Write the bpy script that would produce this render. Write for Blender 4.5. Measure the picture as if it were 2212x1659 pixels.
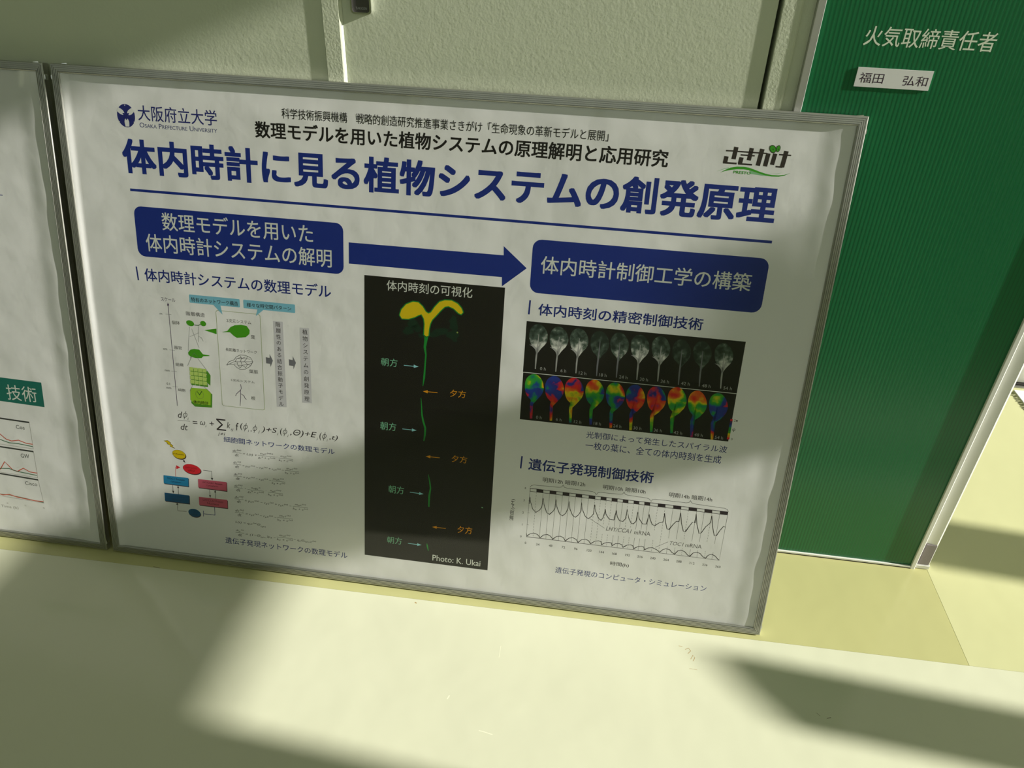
import bpy, bmesh, math, random
from mathutils import Vector, Matrix, geometry
import numpy as np
random.seed(4)
C = bpy.context.scene.collection
for o in list(bpy.data.objects): bpy.data.objects.remove(o)

# ------------------------------------------------------------------ camera
FPX, CX, CY = 1614.8, 1106.0, 829.5
RX, RR, RZ = 0.9948987, 0.0399762, 0.1142460
CAM = Vector((0.8558314, -0.9005977, 1.0692231))
TH = 0.2379975                                     # lean of the poster panels
ROT = Matrix.Rotation(RZ, 3, 'Z') @ Matrix.Rotation(RX, 3, 'X') @ Matrix.Rotation(RR, 3, 'Z')
cam = bpy.data.cameras.new('camera'); cam.sensor_width = 36; cam.lens = FPX / 2212 * 36
cam.clip_start = 0.02
co = bpy.data.objects.new('camera', cam); C.objects.link(co)
co.matrix_world = Matrix.Translation(CAM) @ ROT.to_4x4()
bpy.context.scene.camera = co

# ------------------------------------------------------------------ light
S = Vector((1.0, -0.080, 0.40)).normalized()       # towards the low sun
sun = bpy.data.lights.new('sun', 'SUN'); sun.energy = 9.5; sun.angle = math.radians(0.55)
sun.color = (1.0, 0.97, 0.87)
so = bpy.data.objects.new('sun', sun); C.objects.link(so)
so.rotation_euler = S.to_track_quat('Z', 'Y').to_euler(); so.location = (4, 0, 3)
W = bpy.data.worlds.new('sky'); bpy.context.scene.world = W; W.use_nodes = True
bg = W.node_tree.nodes['Background']
bg.inputs[0].default_value = (0.90, 1.0, 0.90, 1); bg.inputs[1].default_value = 0.60
vs = bpy.context.scene.view_settings
vs.view_transform = 'Standard'; vs.look = 'None'; vs.gamma = 1; vs.exposure = 0.06
vs.use_curve_mapping = False
cy = bpy.context.scene.cycles
cy.sample_clamp_indirect = 40; cy.use_guiding = True; cy.use_surface_guiding = True

# ------------------------------------------------------------------ materials
def lin(c):
    return tuple(((v/255)/12.92 if v/255 <= .04045 else ((v/255+.055)/1.055)**2.4) for v in c)
def mat(name, col, rough=.5, metal=0, spec=.5, bump=None, vary=0, srgb=False):
    m = bpy.data.materials.new(name); m.use_nodes = True
    nt = m.node_tree; b = nt.nodes['Principled BSDF']
    if srgb: col = lin(col)
    b.inputs['Base Color'].default_value = (*col, 1)
    b.inputs['Roughness'].default_value = rough
    b.inputs['Metallic'].default_value = metal
    b.inputs['Specular IOR Level'].default_value = spec
    tc = nt.nodes.new('ShaderNodeTexCoord')
    if bump:
        hs = None
        for (scale, dist, detail) in bump:
            n = nt.nodes.new('ShaderNodeTexNoise'); n.inputs['Scale'].default_value = scale
            n.inputs['Detail'].default_value = detail
            nt.links.new(tc.outputs['Object'], n.inputs['Vector'])
            bn = nt.nodes.new('ShaderNodeBump'); bn.inputs['Distance'].default_value = dist
            bn.inputs['Strength'].default_value = 1
            nt.links.new(n.outputs['Fac'], bn.inputs['Height'])
            if hs: nt.links.new(hs, bn.inputs['Normal'])
            hs = bn.outputs['Normal']
        nt.links.new(hs, b.inputs['Normal'])
    if vary:
        n = nt.nodes.new('ShaderNodeTexNoise'); n.inputs['Scale'].default_value = 2.3
        n.inputs['Detail'].default_value = 5
        nt.links.new(tc.outputs['Object'], n.inputs['Vector'])
        mx = nt.nodes.new('ShaderNodeMix'); mx.data_type = 'RGBA'
        mx.inputs['A'].default_value = (*[c*(1-vary) for c in col], 1)
        mx.inputs['B'].default_value = (*[min(1, c*(1+vary)) for c in col], 1)
        nt.links.new(n.outputs['Fac'], mx.inputs['Factor'])
        nt.links.new(mx.outputs['Result'], b.inputs['Base Color'])
    return m
M = {}
M['pale'] = mat('pale_vinyl', (.70, .71, .54), .12, spec=.45, vary=.03, bump=[(9, .0015, 2)])
M['yellow'] = mat('yellow_vinyl', (.53, .52, .245), .15, spec=.45, vary=.04, bump=[(9, .0015, 2)])
M['yellow2'] = mat('light_yellow_vinyl', (.64, .64, .36), .15, spec=.45, vary=.03, bump=[(9, .0015, 2)])
M['seam'] = mat('seam', (.46, .40, .19), .6)
M['wall'] = mat('painted_steel_wall', (.66, .70, .55), .55, spec=.35, bump=[(260, .00016, 2), (120, .00018, 2)])
M['trimpaint'] = mat('painted_trim', (.66, .70, .55), .5, spec=.35, bump=[(300, .0003, 2)])
M['room'] = mat('room_paint', (.60, .64, .44), .8)
M['ceil'] = mat('ceiling_paint', (.85, .86, .74), .9)
M['dark'] = mat('dark_gap', (.015, .013, .01), .8)
M['alu'] = mat('anodised_aluminium', (.45, .45, .42), .36, metal=.85)
M['aluface'] = mat('satin_aluminium', (.60, .60, .585), .42, metal=.75)
M['alugroove'] = mat('groove_shade', (.30, .30, .29), .5, metal=.6)
M['steelwhite'] = mat('white_post', (.80, .80, .76), .35)
M['foot'] = mat('grey_foot', (.27, .24, .25), .7, bump=[(900, .0003, 2)])
M['chrome'] = mat('chrome', (.8, .8, .8), .12, metal=1)
M['pull'] = mat('pull_insert', (.10, .095, .09), .35, metal=.3)
M['pullslot'] = mat('pull_slot', (.06, .06, .05), .3, metal=.3)
M['back'] = mat('backing_board', (.45, .44, .42), .8)
M['mat_white'] = mat('white_fringe_rug', (.93, .93, .92), .9, bump=[(300, .0008, 3)])
M['fringe'] = mat('olive_fringe', (.55, .55, .33), .9)
M['lilac'] = None

def paper_mat(col):
    m = mat('poster_paper', col, .6, spec=.3, bump=[(6.5, .0038, 2), (26, .0006, 3), (2.1, .0065, 1)])
    return m
M['paper'] = paper_mat((.90, .89, .91))

def green_mat():
    m = mat('green_twinwall_sheet', (.006, .145, .052), .28, spec=.5)
    nt = m.node_tree; b = nt.nodes['Principled BSDF']
    tc = nt.nodes.new('ShaderNodeTexCoord'); w = nt.nodes.new('ShaderNodeTexWave')
    w.wave_type = 'BANDS'; w.bands_direction = 'X'; w.inputs['Scale'].default_value = 70/.405/ (2*math.pi) * 2 * math.pi/3.1416*1.5708/math.pi*2
    w.inputs['Distortion'].default_value = 0
    nt.links.new(tc.outputs['Object'], w.inputs['Vector'])
    r = nt.nodes.new('ShaderNodeValToRGB'); r.color_ramp.elements[0].color = (.008, .122, .046, 1)
    r.color_ramp.elements[1].color = (.010, .160, .056, 1); r.color_ramp.elements[1].position = .45
    nt.links.new(w.outputs['Fac'], r.inputs['Fac']); nt.links.new(r.outputs['Color'], b.inputs['Base Color'])
    return m
M['green'] = green_mat()

def cover_mat():
    m = bpy.data.materials.new('clear_cover_sheet'); m.use_nodes = True; nt = m.node_tree
    nt.nodes.remove(nt.nodes['Principled BSDF']); out = nt.nodes['Material Output']
    tr = nt.nodes.new('ShaderNodeBsdfTransparent'); tr.inputs[0].default_value = (.97, .975, .965, 1)
    gl = nt.nodes.new('ShaderNodeBsdfGlossy'); gl.inputs['Roughness'].default_value = .035
    # two-sided Schlick reflectance from the angle between the view and the sheet
    ge = nt.nodes.new('ShaderNodeNewGeometry'); dt = nt.nodes.new('ShaderNodeVectorMath'); dt.operation = 'DOT_PRODUCT'
    nt.links.new(ge.outputs['Normal'], dt.inputs[0]); nt.links.new(ge.outputs['Incoming'], dt.inputs[1])
    def mth(op, a, b):
        n_ = nt.nodes.new('ShaderNodeMath'); n_.operation = op
        for i_, x_ in enumerate((a, b)):
            if x_ is None: continue
            if isinstance(x_, (int, float)): n_.inputs[i_].default_value = x_
            else: nt.links.new(x_, n_.inputs[i_])
        return n_.outputs[0]
    F_ = mth('MULTIPLY_ADD', mth('POWER', mth('SUBTRACT', 1.0, mth('ABSOLUTE', dt.outputs['Value'], None)), 5.0), .78)
    F_.node.inputs[2].default_value = .045
    fr = F_.node
    mx = nt.nodes.new('ShaderNodeMixShader')
    nt.links.new(fr.outputs[0], mx.inputs[0]); nt.links.new(tr.outputs[0], mx.inputs[1])
    nt.links.new(gl.outputs[0], mx.inputs[2]); nt.links.new(mx.outputs[0], out.inputs[0])
    tc = nt.nodes.new('ShaderNodeTexCoord'); n = nt.nodes.new('ShaderNodeTexNoise'); n.inputs['Scale'].default_value = 3
    bn = nt.nodes.new('ShaderNodeBump'); bn.inputs['Distance'].default_value = .0012
    nt.links.new(tc.outputs['Object'], n.inputs['Vector']); nt.links.new(n.outputs['Fac'], bn.inputs['Height'])
    nt.links.new(bn.outputs['Normal'], gl.inputs['Normal'])
    return m
M['cover'] = cover_mat()
def glass_mat():
    m = bpy.data.materials.new('window_glass'); m.use_nodes = True; nt = m.node_tree
    nt.nodes.remove(nt.nodes['Principled BSDF']); out = nt.nodes['Material Output']
    tr = nt.nodes.new('ShaderNodeBsdfTransparent'); gl = nt.nodes.new('ShaderNodeBsdfGlossy'); gl.inputs['Roughness'].default_value = .02
    mx = nt.nodes.new('ShaderNodeMixShader'); mx.inputs[0].default_value = .06
    nt.links.new(tr.outputs[0], mx.inputs[1]); nt.links.new(gl.outputs[0], mx.inputs[2]); nt.links.new(mx.outputs[0], out.inputs[0])
    return m
M['glass'] = glass_mat()

def ink(name, rgb, rough=.55):
    k = 'ink_' + name
    if k not in M: M[k] = mat(k, rgb, rough, spec=.3, srgb=True)
    return k
INK = dict(navy=(18, 38, 126), title=(14, 42, 136), black=(22, 16, 16), white=(225, 228, 222), blackbg=(20, 15, 13),
           yellow=(226, 196, 10), green=(20, 140, 50), dimgreen=(8, 42, 26), mint=(130, 200, 165), cyan=(150, 215, 225),
           orange=(226, 150, 12), sky=(126, 192, 218), leaf=(72, 160, 24), leafdark=(50, 100, 40), lime=(196, 222, 120),
           lime2=(160, 205, 50), limeside=(84, 150, 36), grey=(120, 120, 128), lilacbg=(212, 210, 218), purple=(70, 40, 90),
           olive=(140, 160, 80), red=(225, 30, 50), redtext=(130, 20, 30), pink=(214, 96, 124), blue=(30, 136, 190),
           deepblue=(8, 84, 134), shadow=(70, 50, 60), goldtext=(110, 80, 20), bluetext=(15, 60, 100), pinktext=(110, 40, 55),
           dark=(50, 40, 48), greyline=(110, 105, 108), logo=(34, 40, 120), sakigake=(52, 42, 40), pgreen=(60, 165, 30),
           palegreen=(140, 200, 150), teal=(24, 112, 100), orangered=(215, 90, 70), tgreen=(70, 120, 90), faint=(150, 145, 142),
           plate=(235, 235, 236), signwhite=(232, 240, 222), platetext=(60, 35, 60), lightgrey=(170, 170, 170), greydark=(60,62,62))
for k, v in INK.items(): ink(k, v)

def phase_mat():
    m = mat('ink_phase_map', (.5, .5, .5), .55, spec=.3); nt = m.node_tree; b = nt.nodes['Principled BSDF']
    tc = nt.nodes.new('ShaderNodeTexCoord'); n = nt.nodes.new('ShaderNodeTexNoise')
    n.inputs['Scale'].default_value = 48; n.inputs['Detail'].default_value = 3; n.inputs['Roughness'].default_value = .45
    at = nt.nodes.new('ShaderNodeAttribute'); at.attribute_name = 'phase'
    nt.links.new(tc.outputs['Object'], n.inputs['Vector'])
    mu = nt.nodes.new('ShaderNodeMath'); mu.operation = 'MULTIPLY_ADD'; mu.inputs[1].default_value = 1.24
    nt.links.new(n.outputs['Fac'], mu.inputs[0]); nt.links.new(at.outputs['Fac'], mu.inputs[2])
    fr = nt.nodes.new('ShaderNodeMath'); fr.operation = 'FRACT'; nt.links.new(mu.outputs[0], fr.inputs[0])
    r = nt.nodes.new('ShaderNodeValToRGB'); cr = r.color_ramp; cr.interpolation = 'LINEAR'
    stops = [(0, (215, 30, 20)), (.16, (225, 110, 20)), (.28, (225, 205, 10)), (.42, (70, 170, 30)), (.56, (10, 140, 70)), (.68, (20, 60, 150)), (.84, (35, 35, 130)), (.93, (200, 25, 50)), (1, (215, 30, 20))]
    cr.elements[0].position = 0; cr.elements[0].color = (*lin(stops[0][1]), 1)
    cr.elements[1].position = 1; cr.elements[1].color = (*lin(stops[-1][1]), 1)
    for p, c in stops[1:-1]:
        e = cr.elements.new(p); e.color = (*lin(c), 1)
    nt.links.new(fr.outputs[0], r.inputs['Fac']); nt.links.new(r.outputs['Color'], b.inputs['Base Color'])
    return m
M['phase'] = phase_mat()
def glow_leaf_mat():
    m = mat('ink_glow_leaf', (.5, .5, .5), .55, spec=.3); nt = m.node_tree; b = nt.nodes['Principled BSDF']
    tc = nt.nodes.new('ShaderNodeTexCoord'); n = nt.nodes.new('ShaderNodeTexNoise')
    n.inputs['Scale'].default_value = 110; n.inputs['Detail'].default_value = 4
    at = nt.nodes.new('ShaderNodeAttribute'); at.attribute_name = 'phase'
    nt.links.new(tc.outputs['Object'], n.inputs['Vector'])
    ad = nt.nodes.new('ShaderNodeMath'); ad.operation = 'ADD'
    nt.links.new(n.outputs['Fac'], ad.inputs[0]); nt.links.new(at.outputs['Fac'], ad.inputs[1])
    r = nt.nodes.new('ShaderNodeValToRGB'); cr = r.color_ramp
    cr.elements[0].position = .50; cr.elements[0].color = (*lin((30, 42, 36)), 1)
    cr.elements[1].position = 1.0; cr.elements[1].color = (*lin((228, 228, 224)), 1)
    e = cr.elements.new(.72); e.color = (*lin((80, 96, 86)), 1)
    nt.links.new(ad.outputs[0], r.inputs['Fac']); nt.links.new(r.outputs['Color'], b.inputs['Base Color'])
    return m
M['glow'] = glow_leaf_mat()

# ------------------------------------------------------------------ mesh helpers
def tag(o, label=None, cat=None, group=None, kind=None):
    if label: o['label'] = label
    if cat: o['category'] = cat
    if group: o['group'] = group
    if kind: o['kind'] = kind
    return o
def empty(name, loc=(0, 0, 0), rot=(0, 0, 0)):
    o = bpy.data.objects.new(name, None); C.objects.link(o); o.location = loc; o.rotation_euler = rot
    o.empty_display_size = .05
    return o
def link(name, me, parent=None):
    o = bpy.data.objects.new(name, me); C.objects.link(o)
    if parent: o.parent = parent
    return o
class MB:
    def __init__(s): s.v = []; s.f = []; s.mi = []; s.mats = []; s.ph = []; s.sm = []
    def m(s, k):
        if k not in s.mats: s.mats.append(k)
        return s.mats.index(k)
    def add(s, vs, fs, mk, ph=0, smooth=False):
        b = len(s.v); s.v += [tuple(v) for v in vs]; s.f += [tuple(i+b for i in f) for f in fs]
        s.mi += [s.m(mk)]*len(fs); s.sm += [smooth]*len(fs)
        s.ph += list(ph) if hasattr(ph, '__len__') else [ph]*len(vs)
    def box(s, a, b, mk):
        x0, y0, z0 = a; x1, y1, z1 = b
        s.add([(x0,y0,z0),(x1,y0,z0),(x1,y1,z0),(x0,y1,z0),(x0,y0,z1),(x1,y0,z1),(x1,y1,z1),(x0,y1,z1)],
              [(0,3,2,1),(4,5,6,7),(0,1,5,4),(1,2,6,5),(2,3,7,6),(3,0,4,7)], mk)
    def prism(s, prof, axis, a, b, mk):
        # prof: closed list of 2D points in the two other axes (cyclic order), extruded along axis
        n = len(prof); P = []
        for t in (a, b):
            for (p, q) in prof:
                P.append({'x': (t, p, q), 'y': (p, t, q), 'z': (p, q, t)}[axis])
        fs = [(i, (i+1) % n, n+(i+1) % n, n+i) for i in range(n)] + [tuple(range(n))[::-1], tuple(range(n, 2*n))]
        s.add(P, fs, mk)
    def build(s, name, parent=None, bevel=0, phase=False):
        me = bpy.data.meshes.new(name); me.from_pydata(s.v, [], s.f)
        for k in s.mats: me.materials.append(M[k])
        me.polygons.foreach_set('material_index', s.mi); me.polygons.foreach_set('use_smooth', s.sm)
        if phase:
            at = me.attributes.new('phase', 'FLOAT', 'POINT'); at.data.foreach_set('value', s.ph)
        me.update()
        bm = bmesh.new(); bm.from_mesh(me)
        if not phase and not getattr(s, 'flat', False): bmesh.ops.recalc_face_normals(bm, faces=bm.faces)
        if bevel: bmesh.ops.bevel(bm, geom=list(bm.edges), offset=bevel, segments=2, affect='EDGES')
        bm.to_mesh(me); bm.free()
        return link(name, me, parent)

# ------------------------------------------------------------------ the setting
f = MB(); f.box((-3.3, -2.4, -.06), (5.55, 1.1, -.0012), 'seam')
floor = f.build('floor'); tag(floor, kind='structure')
def EY(x): return -.0135 + .0142*x                     # joint between the pale and the yellow vinyl, not quite square to the wall
def sheet(x0, x1, y0, y1, mk, name='vinyl_sheet'):
    f_ = lambda y, x: y(x) if callable(y) else y
    b = MB(); b.prism([(x0, f_(y0, x0)), (x1, f_(y0, x1)), (x1, f_(y1, x1)), (x0, f_(y1, x0))], 'z', -.0012, 0, mk)
    return b.build(name, floor)
pale_s = sheet(-3.2, 5.47, -2.3, lambda x: EY(x)-.0003, 'pale'); pale_s['label'] = 'pale cream vinyl sheet'
ys = sheet(-3.2, 1.5537, EY, 1.012, 'yellow'); ys['label'] = 'yellow vinyl sheet'
ys2 = sheet(1.5543, 5.47, EY, 1.012, 'yellow2'); ys2['label'] = 'lighter yellow vinyl sheet'

WT = .226                                               # face of the proudest wall trim
b = MB(); b.box((-3.2, WT+.0022, 0), (.438, WT+.12, 3.2), 'wall')
wl = b.build('wall_back'); tag(wl, kind='structure')
b = MB(); b.prism([(.4345, WT+.10), (.4345, WT+.001), (.4355, WT), (.4590, WT), (.4612, WT+.0012), (.4632, WT+.0045), (.4632, WT+.10)], 'z', 0, 2.3, 'trimpaint')
t = b.build('trim_1'); tag(t, kind='structure')
b = MB(); b.box((.4632, WT+.0045, .004), (1.0575, WT+.045, 2.26), 'wall')
d1 = b.build('door_1', bevel=.0006); tag(d1, kind='structure')
b = MB(); b.box((.4345, WT+.004, 2.26), (1.60, WT+.12, 3.2), 'wall')
t = b.build('wall_back_upper'); tag(t, kind='structure')
b = MB(); b.box((.438, WT+.045, 0), (1.10, WT+.12, 2.26), 'dark')
t = b.build('wall_back_core'); tag(t, kind='structure')
b = MB(); b.prism([(1.0635, WT+.06), (1.0635, WT+.003), (1.0645, WT+.0022), (1.0865, WT+.0022), (1.0895, WT+.0048), (1.0895, WT+.06)], 'z', 0, 2.26, 'trimpaint')
t = b.build('trim_2'); tag(t, kind='structure')
b = MB(); b.box((1.0895, WT+.008, 0), (1.106, WT+.06, 2.26), 'trimpaint')
t = b.build('trim_3'); tag(t, kind='structure')

# recessed pull on the door leaf
pu = empty('recessed_pull', (.4945, WT+.0045, .99)); pu.parent = d1
pu2 = pu
def rrect(x0, z0, x1, z1, r, n=5):
    pts = []
    for cx, cz, a0 in ((x1-r, z1-r, 0), (x0+r, z1-r, 90), (x0+r, z0+r, 180), (x1-r, z0+r, 270)):
        for i in range(n+1):
            a = math.radians(a0 + 90*i/n); pts.append((cx+r*math.cos(a), cz+r*math.sin(a)))
    return pts
bpy.data.objects.remove(pu)
def frame_ring(o, outer, inner, y0, y1, mk):
    n = len(outer); P = [(x, y0, z) for x, z in outer] + [(x, y1, z) for x, z in outer] + [(x, y1, z) for x, z in inner] + [(x, y0+.002, z) for x, z in inner]
    fs = []
    for i in range(n):
        j = (i+1) % n
        fs += [(i, j, n+j, n+i), (n+i, n+j, 2*n+j, 2*n+i), (2*n+i, 2*n+j, 3*n+j, 3*n+i)]
    o.add(P, fs, mk, smooth=False)
b = MB(); YL = WT + .0045
frame_ring(b, rrect(.4775, .9255, .5075, 1.06, .005), rrect(.4797, .9277, .5048, 1.0578, .0035), YL, YL-.0058, 'chrome')
pf = b.build('recessed_pull', d1); pf['label'] = 'chrome rimmed recessed pull'
b = MB(); b.prism(rrect(.4797, .9277, .5048, 1.0578, .0035), 'y', YL-.0042, YL-.001, 'pull')
pi = b.build('pull_plate', pf)
b = MB(); b.box((.4825, YL-.0046, .9485), (.5020, YL-.0040, 1.05), 'pullslot')
b.box((.4817, YL-.0048, .9478), (.4825, YL-.0039, 1.05), 'chrome'); b.box((.4817, YL-.0048, .9472), (.5027, YL-.0039, .9482), 'dark')
ps = b.build('pull_lever', pf)

# open area to the right: far wall and its door
b = MB(); b.box((1.2, 1.012, 0), (5.53, 1.1, 3.2), 'room')
t = b.build('wall_right_back'); tag(t, kind='structure')
b = MB(); b.box((1.75, .992, .006), (2.95, 1.012, 2.1), 'steelwhite')
t = b.build('door_2', bevel=.002); tag(t, kind='structure')
b = MB(); b.box((1.70, .984, 0), (3.0, .996, .0055), 'dark'); t = b.build('door_gap_strip'); tag(t, kind='structure')  # dark strip painted in for the shade of the gap under the far door
b = MB(); b.box((1.70, .972, 0), (3.0, .984, .002), 'alu'); t = b.build('trim_5'); tag(t, kind='structure')

# corridor shell behind and beside the camera
b = MB()
b.box((-3.2, -2.4, 0), (5.53, -2.3, 1.4), 'room'); b.box((-3.2, -2.4, 2.8), (5.53, -2.3, 3.2), 'room')
for x0, x1 in ((-3.2, -2.2), (-.4, -.1), (1.7, 2.0), (3.8, 5.53)): b.box((x0, -2.4, 1.4), (x1, -2.3, 2.8), 'room')
t = b.build('wall_front'); tag(t, kind='structure')
for i, (x0, x1) in enumerate(((-2.2, -.4), (-.1, 1.7), (2.0, 3.8))):  # unseen windows, added to let sky light fill the corridor
    b = MB(); xm = (x0+x1)/2
    for a in ((x0, x0+.04), (xm-.02, xm+.02), (x1-.04, x1)): b.box((a[0], -2.37, 1.4), (a[1], -2.33, 2.8), 'alu')
    for z in (1.4, 2.76): b.box((x0, -2.37, z), (x1, -2.33, z+.04), 'alu')
    w = b.build('window_%d' % (i+2)); tag(w, kind='structure')
    b = MB(); b.box((x0, -2.352, 1.41), (x1, -2.348, 2.78), 'glass'); b.build('pane', w)
b = MB(); b.box((-3.3, -2.4, 3.2), (5.53, 1.1, 3.3), 'ceil'); t = b.build('ceiling'); tag(t, kind='structure')
b = MB(); b.box((-3.3, -2.4, 0), (-3.2, .35, 3.2), 'room'); t = b.build('wall_left'); tag(t, kind='structure')

# glazed end wall through which the sun comes: solid panel, posts, transom, head
XE = 5.5
w = MB(); w.box((XE-.03, -2.3, 0), (XE+.03, -.70, 3.2), 'room'); w.box((XE-.03, -.70, 2.99), (XE+.03, 1.012, 3.2), 'room')
we = w.build('wall_right'); tag(we, kind='structure')
w = MB(); w.box((XE-.02, -.70, 2.07), (XE+.02, -.165, 2.275), 'alu'); w.box((XE-.02, -.075, 2.07), (XE+.02, 1.012, 2.275), 'alu')  # transom left open between, shaped to keep its shade off the green door
w.prism([(-.235, 2.275), (-.165, 2.275), (-.165, 2.44), (-.19, 2.42)], 'x', XE-.02, XE+.02, 'alu')  # added block, shaped only to shade the poster's right margin
w.prism([(-.500, 0), (-.380, 0), (-.380, 1.75), (-.431, 1.735), (-.500, 1.705)], 'x', XE-.02, XE+.02, 'alu')
w.box((XE-.02, -.074, 0), (XE+.02, .073, 2.07), 'alu'); w.box((XE-.02, .93, 0), (XE+.02, 1.012, 2.99), 'alu')
w1 = w.build('window_1'); tag(w1, kind='structure')
w = MB(); w.box((XE-.003, -.70, .0), (XE+.003, 1.012, 2.99), 'glass'); w.build('pane', w1)

# ------------------------------------------------------------------ green door
gd = empty('green_panel_door', (1.106, WT, 0))
tag(gd, 'green ribbed plastic door panel in an aluminium frame with white lettering', 'door')
def part(bm_, name, parent, bevel=0):
    o = bm_.build(name, parent, bevel); o.location = -Vector(parent.location) if parent.parent is None else (0, 0, 0); return o
GX0, GX1, GY = 1.1165, 1.5215, WT+.0035
b = MB(); n = 70; z0, z1 = .006, 2.20; vs_, fs_ = [], []
for i in range(n*4+1):
    x = GX0 + (GX1-GX0)*i/(n*4); y = GY + .00005*math.cos(2*math.pi*i/4)
    vs_ += [(x, y, z0), (x, y, z1)]
for i in range(n*4): fs_.append((2*i, 2*i+2, 2*i+3, 2*i+1))
b.add(vs_, fs_, 'green', smooth=True); b.flat = True
gs = part(b, 'ribbed_sheet', gd)
b = MB(); b.box((GX0, GY+.0006, .006), (GX1, GY+.006, 2.20), 'pullslot'); o = part(b, 'sheet_core', gd)
b = MB(); b.prism([(1.1062, WT+.02), (1.1062, WT+.001), (1.1068, WT), (1.1160, WT), (1.1165, WT+.0006), (1.1165, WT+.02)], 'z', 0.0, 2.22, 'aluface')
part(b, 'frame_stile', gd)
b = MB(); b.prism([(1.5215, WT+.02), (1.5215, WT+.0002), (1.5222, WT-.0006), (1.5285, WT-.0006), (1.5300, WT+.0006), (1.5300, WT+.02)], 'z', 0.0, 2.22, 'steelwhite')
part(b, 'frame_stile', gd)
b = MB(); b.box((1.1165, WT, .0008), (1.5215, WT+.02, .0035), 'dark'); b.box((1.1165, WT-.0005, .003), (1.5215, WT+.02, .0062), 'steelwhite')
part(b, 'bottom_rail', gd)
b = MB(); b.box((1.106, WT, 2.20), (1.530, WT+.02, 2.26), 'aluface'); part(b, 'top_rail', gd)
post = empty('corner_post', (1.54, WT+.01, 0)); tag(post, 'white corner post with a grey foot right of the green panel', 'post')
b = MB(); b.prism([(1.5300, WT+.045), (1.5300, WT+.0125), (1.5335, WT+.009), (1.5535, WT+.006), (1.5575, WT+.009), (1.5575, WT+.045)], 'z', 0.010, 3.2, 'steelwhite')
part(b, 'post_tube', post)
b = MB(); b.box((1.5345, WT+.0045, .010), (1.5545, WT+.010, .062), 'foot'); part(b, 'foot_pad', post, .0008)
b = MB(); b.box((1.5320, WT+.0025, 0), (1.5575, WT+.044, .010), 'steelwhite'); part(b, 'foot_plate', post, .0015)

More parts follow.
